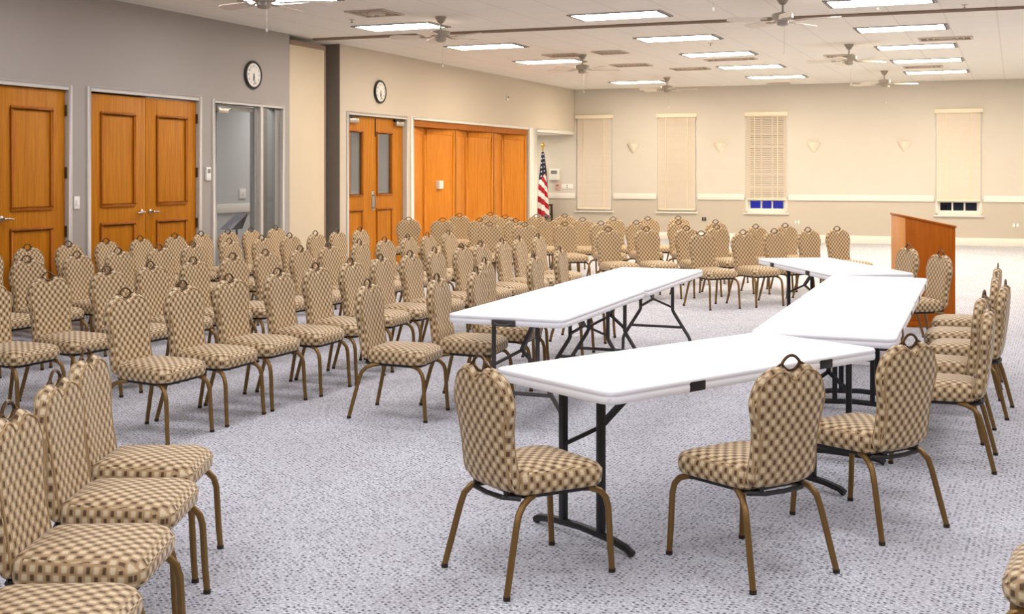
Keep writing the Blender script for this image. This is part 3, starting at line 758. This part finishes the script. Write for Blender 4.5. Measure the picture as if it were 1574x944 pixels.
def table(kind, x, y, deg, label):
    r = thing('folding_table', label, 'table', (x, y, 0), math.radians(deg), 'white folding tables')
    link('tabletop', TOP, r)
    mt = M['black'] if kind == 'T' else M['grey']
    for sx in (-1, 1):
        ex = sx * (TL / 2 - .2)
        if kind == 'T':
            for sy in (-1, 1):
                q = MB(); q.box(ex - .016, ex + .016, sy * .125 - .016, sy * .125 + .016, .05, TZ - .045); q.build('leg', mt, r, bevel=.004)
            q = MB(); pts = [(ex, -.32, .014), (ex, -.29, .03), (ex, -.2, .045), (ex, 0, .055), (ex, .2, .045), (ex, .29, .03), (ex, .32, .014)]
            q.tube(pts, .0185, 8); q.build('foot_bar', mt, r)
        else:
            for sy in (-1, 1):
                q = MB(); q.tube([(ex, sy * .15, TZ - .045), (ex, sy * .15, .38), (ex, sy * .165, .35), (ex, sy * .30, .14), (ex, sy * .315, .10), (ex, sy * .318, .0)], .0155, 8); q.build('leg', mt, r)
            q = MB(); q.tube([(ex, -.245, .225), (ex, .245, .225)], .0125, 8); q.build('crossbar', mt, r)
        q = MB(); hy, zc = (.125, .40) if kind == 'T' else (.15, .40)
        j = (ex - sx * .11, 0, zc + .085)
        q.bar(j, (ex - sx * .40, 0, TZ - .06), .024, .024)
        for sy in (-1, 1): q.bar((ex, sy * hy, zc), j, .018, .018)
        q.build('brace', mt, r)
        q = MB(); q.box(ex - .03, ex + .03, -.3, .3, TZ - .062, TZ - .046); q.build('pivot_rail', mt, r)
    # side rails and latch under the top
    for sy in (-1, 1):
        q = MB(); q.box(-TL / 2 + .12, TL / 2 - .12, sy * (TW / 2 - .09) - .012, sy * (TW / 2 - .09) + .012, TZ - .066, TZ - .044); q.build('side_rail', mt, r)
    if kind == 'T':
        for xx in (-.42, .5):
            q = MB(); q.box(xx - .05, xx + .05, -TW / 2 - .003, -TW / 2 + .05, TZ - .056, TZ - .012); q.build('carry_handle', M['black'], r, bevel=.005)
            q = MB(); q.box(xx - .05, xx + .05, TW / 2 - .05, TW / 2 + .003, TZ - .056, TZ - .012); q.build('carry_handle', M['black'], r, bevel=.005)
    else:
        q = MB(); q.box(-TL / 2 - .008, -TL / 2 + .04, -.08, .08, TZ - .062, TZ - .022); q.tube([(-TL / 2 - .012, -.06, TZ - .04), (-TL / 2 - .03, -.03, TZ - .05), (-TL / 2 - .03, .03, TZ - .05), (-TL / 2 - .012, .06, TZ - .04)], .007, 6)
        q.build('end_latch', M['grey'], r, bevel=.004)
table('T', -1.427, 5.549, 62.1, 'white folding table nearest the camera with black legs')
table('T', -1.005, 7.52, 91.3, 'white folding table behind the nearest one, along the chair row facing it')
table('T', -1.05, 9.43, 91.3, 'white folding table continuing toward the lectern end')
table('T', -1.63, 11.42, 121, 'white folding table set askew nearest the lectern')
table('W', -2.945, 7.555, 91.5, 'grey legged white table with an end latch, nearer of two in line')
table('W', -2.99, 9.50, 91.2, 'grey legged white table nearer the windows, second of two in line')

# ------------------------------------------------------------------ banquet chair
def interp(tab, x):
    for (a, ya), (b, yb) in zip(tab, tab[1:]):
        if x <= b:
            i = next(k for k in range(len(tab)) if tab[k][0] == a)
            p0 = tab[max(i - 1, 0)]; p3 = tab[min(i + 2, len(tab) - 1)]
            m0 = (yb - p0[1]) / (b - p0[0]); m1 = (p3[1] - ya) / (p3[0] - a)
            t = (x - a) / (b - a); h = b - a
            return (2*t**3 - 3*t*t + 1) * ya + (t**3 - 2*t*t + t) * h * m0 + (-2*t**3 + 3*t*t) * yb + (t**3 - t*t) * h * m1
    return tab[-1][1]
WV = [(0, .172), (.10, .177), (.32, .169), (.52, .174), (.70, .189), (.84, .199), (.93, .196), (1.0, .172)]
ZTOP = [(0, .830), (.018, .836), (.042, .860), (.07, .868), (.10, .861), (.13, .847), (.155, .826), (.18, .79), (.21, .74)]
def back_x(z): return -.196 - .05 * (z - .40) / .5 - .010 * math.sin((z - .4) / .5 * PI)
def back_pt(u, v, side):
    w = interp(WV, v); y = u * w
    zt = interp(ZTOP, abs(y)); zb = .376 + .02 * (abs(u) ** 4)
    z = zb + v * (zt - zb)
    e = max(0, 1 - abs(u) ** 6) * max(0, 1 - abs(2 * v - 1) ** 9)
    t = .034 * e ** .42
    return Vector((back_x(z) + side * t + .012 * (u * u), y, z))
def back_mesh():
    q = MB(); us = [math.sin(k / 18 * PI / 2) for k in range(-18, 19)]
    vs_ = [.5 + .5 * math.sin(k / 14 * PI / 2) for k in range(-14, 15)]
    for side in (1, -1):
        n = len(us)
        q.add([back_pt(u, v, side) for v in vs_ for u in us],
              [(i * n + j, i * n + j + 1, (i + 1) * n + j + 1, (i + 1) * n + j) for i in range(len(vs_) - 1) for j in range(n - 1)])
    return q.mesh('backrest', M['fabric'], smooth=180, uv=True)
def piping_mesh(side):
    q = MB(); k = .93
    path = [(-k, v) for v in [.04 + i * .07 for i in range(14)]] + [(-k + 2 * k * i / 26, .962) for i in range(1, 26)] + [(k, v) for v in [.95 - i * .07 for i in range(14)]]
    pts = [back_pt(u, v, side) + Vector((.002 * side, 0, 0)) for u, v in path]
    q.tube(pts, .0034, 6); return q.mesh('piping', M['piping'])
def handle_mesh():
    q = MB(); zc = .876; pts = []; hw, hh = .050, .030
    for k in range(28):
        y = hw * (1 - abs(((k / 14) % 2) - 1) * 2); up = 1 if k < 14 else -1
        z = up * hh * (1 - abs(y / hw) ** 2.2)
        pts.append((back_x(zc + z), y, zc + z))
    q.tube(pts, .0062, 8, 0, True)
    for s in (-1, 1):
        q.tube([(back_x(zc), s * .044, zc), (back_x(.872), s * .06, .872), (back_x(.866), s * .085, .861)], [.0065, .006, .003], 8)
    return q.mesh('handle', M['darkbronze'])
def seat_outline(ins):
    pts = []
    base = [(.235, .215, .07), (-.172, .178, .05)]
    def corner(cx, cy, r, a0):
        for k in range(9):
            a = a0 + PI / 2 * k / 8; pts.append((cx + r * math.cos(a), cy + r * math.sin(a)))
    fx, fw, fr = base[0]; bx, bw, br = base[1]
    corner(fx - fr, fw - fr, fr, 0); corner(bx + br, bw - br, br, PI / 2); corner(bx + br, -bw + br, br, PI); corner(fx - fr, -fw + fr, fr, 1.5 * PI)
    out = []
    for (x, y) in pts:
        x += .018 * (1 - (y / .215) ** 2) * (1 if x > 0 else 0)
        c = Vector((x - .02, y)); L = c.length; c *= max(0, (L - ins)) / L
        out.append((c.x + .02, c.y))
    return out
def seat_mesh():
    q = MB(); rings = []
    for ins, z in ((.03, .366), (.008, .368), (0, .378), (-.004, .40), (-.004, .425), (0, .442), (.012, .456), (.035, .466), (.075, .473), (.13, .477), (.19, .478)):
        rings.append([(x, y, z - (.012 * max(0, x) / .23 if z > .43 else 0)) for x, y in seat_outline(ins)])
    q.stack(rings); return q.mesh('seat', M['fabric'], smooth=180, uv=True)
def front_leg(s):
    q = MB(); pts = [(.15, s * .165, .355), (.18, s * .178, .352), (.215, s * .192, .338), (.238, s * .200, .31), (.249, s * .203, .27), (.253, s * .204, .2), (.258, s * .206, .1), (.265, s * .208, .012)]
    q.tube(pts, [.0135] * 7 + [.0125], 10); q.tube([(.265, s * .208, 0), (.265, s * .208, .016)], .0145, 10, 1)
    return q.mesh('leg', [M['bronze'], M['glide']])
def rear_leg(s):
    q = MB(); pts = [(-.09, s * .15, .356), (-.125, s * .168, .353), (-.165, s * .186, .338), (-.195, s * .198, .305), (-.21, s * .204, .26), (-.228, s * .211, .19), (-.25, s * .22, .1), (-.272, s * .229, .012)]
    q.tube(pts, [.0135] * 7 + [.0125], 10); q.tube([(-.272, s * .229, 0), (-.272, s * .229, .016)], .0145, 10, 1)
    return q.mesh('leg', [M['bronze'], M['glide']])
def frame_mesh():
    q = MB(); o = [(x, y) for x, y in seat_outline(.035)]
    q.stack([[(x, y, .348) for x, y in o], [(x, y, .367) for x, y in o]])
    for s in (-1, 1): q.tube([(-.13, s * .11, .358), (-.195, s * .11, .362), (-.197, s * .11, .40), (back_x(.5), s * .11, .5)], .011, 6)
    q.tube([(-.15, -.15, .352), (-.205, -.10, .356), (-.215, 0, .356), (-.205, .10, .356), (-.15, .15, .352)], .010, 6)
    return q.mesh('seat_frame', M['black'])
CH = dict(seat=seat_mesh(), backrest=back_mesh(), piping=piping_mesh(-1), piping2=piping_mesh(1), handle=handle_mesh(), frame=frame_mesh(), legs=[front_leg(1), front_leg(-1), rear_leg(1), rear_leg(-1)])
proto = thing('banquet_chair', 'x', 'chair')
link('seat', CH['seat'], proto)
bk = link('backrest', CH['backrest'], proto); link('piping', CH['piping'], bk); link('piping', CH['piping2'], bk); link('handle', CH['handle'], bk)
link('seat_frame', CH['frame'], proto)
for l in CH['legs']: link('leg', l, proto)
used = []
def chair(x, y, deg, label, group):
    o = copy_tree(proto) if used else proto
    used.append(o); o.location = (x, y, 0); o.rotation_euler = (0, 0, math.radians(deg)); tag(o, label, 'chair', group); return o
def chair_h(hx, hy, deg, label, group):       # by the place of its grip
    a = math.radians(deg); return chair(hx + .245 * math.cos(a), hy + .245 * math.sin(a), deg, label, group)

# chairs round the near tables
chair(-1.836, 4.423, 57.9, 'checked chair at the short end of the nearest white table', 'chairs at the white tables')
chair(-1.027, 4.86, 144.9, 'checked chair angled to the long side of the nearest table', 'chairs at the white tables')
chair(-.644, 5.67, 147.5, 'checked chair at the corner where the two nearest tables meet', 'chairs at the white tables')
for i, (y, x, dg) in enumerate([(7.045, -.105, 180), (7.74, -.15, 173), (8.55, -.035, 176), (9.22, -.1, 180), (10.02, -.1, 180)]):
    a = math.radians(dg)
    chair(x + .272 * math.cos(a), y + .272 * math.sin(a), dg, '%s checked chair in the side row facing the white tables, counted from the near end' % ordn[i], 'side row of chairs at the white tables')
chair_h(-.63, 11.42, 214, 'checked chair in front of the lectern, nearer of the two there', 'chairs by the lectern')
chair_h(-.98, 12.28, 214, 'checked chair in front of the lectern, further of the two there', 'chairs by the lectern')
for i, (x, y) in enumerate([(-3.56, 3.74), (-3.27, 3.28), (-2.97, 2.78), (-2.68, 2.29)]):
    chair_h(x, y, 24, ['checked chair last of the short foreground row, furthest from camera', 'checked chair third from camera in the short foreground row', 'checked chair second from camera in the short foreground row', 'checked chair nearest the camera, cut by the bottom edge'][i], 'short foreground row of chairs')
chair(.225, 3.9, 174, 'checked chair mostly outside the picture at the bottom right corner', None)

# the block of rows facing the tables
ROWS = [(-5.16, [5.75, 6.30, 6.83, 7.39, 7.92, 8.48, 8.98, 9.49, 10.02, 10.60, 11.09, 11.60, 12.11, 12.63], 'fourth row out from the wooden doors'),
        (-6.46, [5.86, 6.42, 6.99, 7.50, 8.04, 8.57, 9.09, 9.67, 10.18, 10.80, 11.33, 11.86, 12.36, 12.91], 'third row out from the wooden doors'),
        (-7.88, [7.06, 7.58, 8.18, 8.71, 9.27, 9.80, 10.41, 11.02, 11.57, 12.10, 12.60, 13.14], 'second row out from the wooden doors'),
        (-9.10, [8.24, 8.76, 9.31, 9.86, 10.39, 10.97, 11.47, 11.98, 12.49, 13.04], 'row along the wall of wooden doors')]
for X, ys, nm in ROWS:
    for i, y in enumerate(ys):
        chair_h(X + rnd.uniform(-.015, .015), y, rnd.uniform(-3, 3), '%s checked chair from the near end, %s' % (ordn[i], nm), 'chairs in the ' + nm)
for i, (x, y) in enumerate([(-4.06, 6.88), (-3.82, 7.45), (-3.84, 8.15), (-4.16, 9.0), (-3.98, 9.66), (-4.10, 10.62)]):
    chair_h(x, y, 6, '%s checked chair from the near end drawn up to the grey legged tables' % ordn[i], 'chairs at the grey legged tables')
# the angled block by the windows
FARB = [('front row of the angled far block', [(-3.52, 13.93), (-3.11, 14.40), (-2.81, 14.86), (-2.47, 15.34), (-2.16, 15.76)]),
        ('second row of the angled far block', [(-4.87, 14.39), (-4.44, 14.67), (-4.02, 15.11), (-3.72, 15.58), (-3.27, 15.95), (-2.95, 16.40)]),
        ('third row of the angled far block', [(-6.91, 15.13), (-6.40, 15.22), (-5.92, 15.56), (-5.54, 16.04), (-5.13, 16.45), (-4.56, 16.70), (-4.11, 17.13)]),
        ('fourth row of the angled far block', [(-8.76, 16.12), (-8.16, 16.12), (-7.63, 16.35), (-7.03, 16.36), (-6.68, 16.87), (-6.20, 17.08), (-5.84, 17.50), (-5.38, 17.86), (-5.0, 18.30)]),
        ('rearmost row of the angled far block', [(-8.73, 17.88), (-8.45, 18.55), (-7.75, 17.60), (-7.36, 18.02), (-7.02, 18.45)])]
for nm, ps in FARB:
    for i, (x, y) in enumerate(ps):
        t = max(0, min(1, (-4 - x) / 4.2)); 
        chair_h(x, y, -40 - 24 * t + rnd.uniform(-3, 3), '%s checked chair from the folding wall end, %s' % (ordn[i], nm), 'chairs in the ' + nm)

# ------------------------------------------------------------------ world, camera
w = bpy.data.worlds.new('night'); SC.world = w; w.use_nodes = True
w.node_tree.nodes['Background'].inputs[0].default_value = (.004, .006, .015, 1)
w.node_tree.nodes['Background'].inputs[1].default_value = .6
cam = bpy.data.cameras.new('camera'); co = bpy.data.objects.new('camera', cam); COL.objects.link(co)
F, TH, Y0 = 1785.0, .409, 261.3
cam.sensor_fit = 'HORIZONTAL'; cam.sensor_width = 36; cam.lens = 36 * F / 1574
cam.shift_x = 0; cam.shift_y = -(472 - Y0) / 1574
cam.clip_start = .05; cam.clip_end = 200
co.location = (0, 0, 1.65); co.rotation_euler = (PI / 2, 0, TH)
SC.camera = co
SC.view_settings.view_transform = 'Standard'; SC.view_settings.look = 'None'
SC.view_settings.exposure = 0; SC.view_settings.gamma = 1; SC.view_settings.use_curve_mapping = False
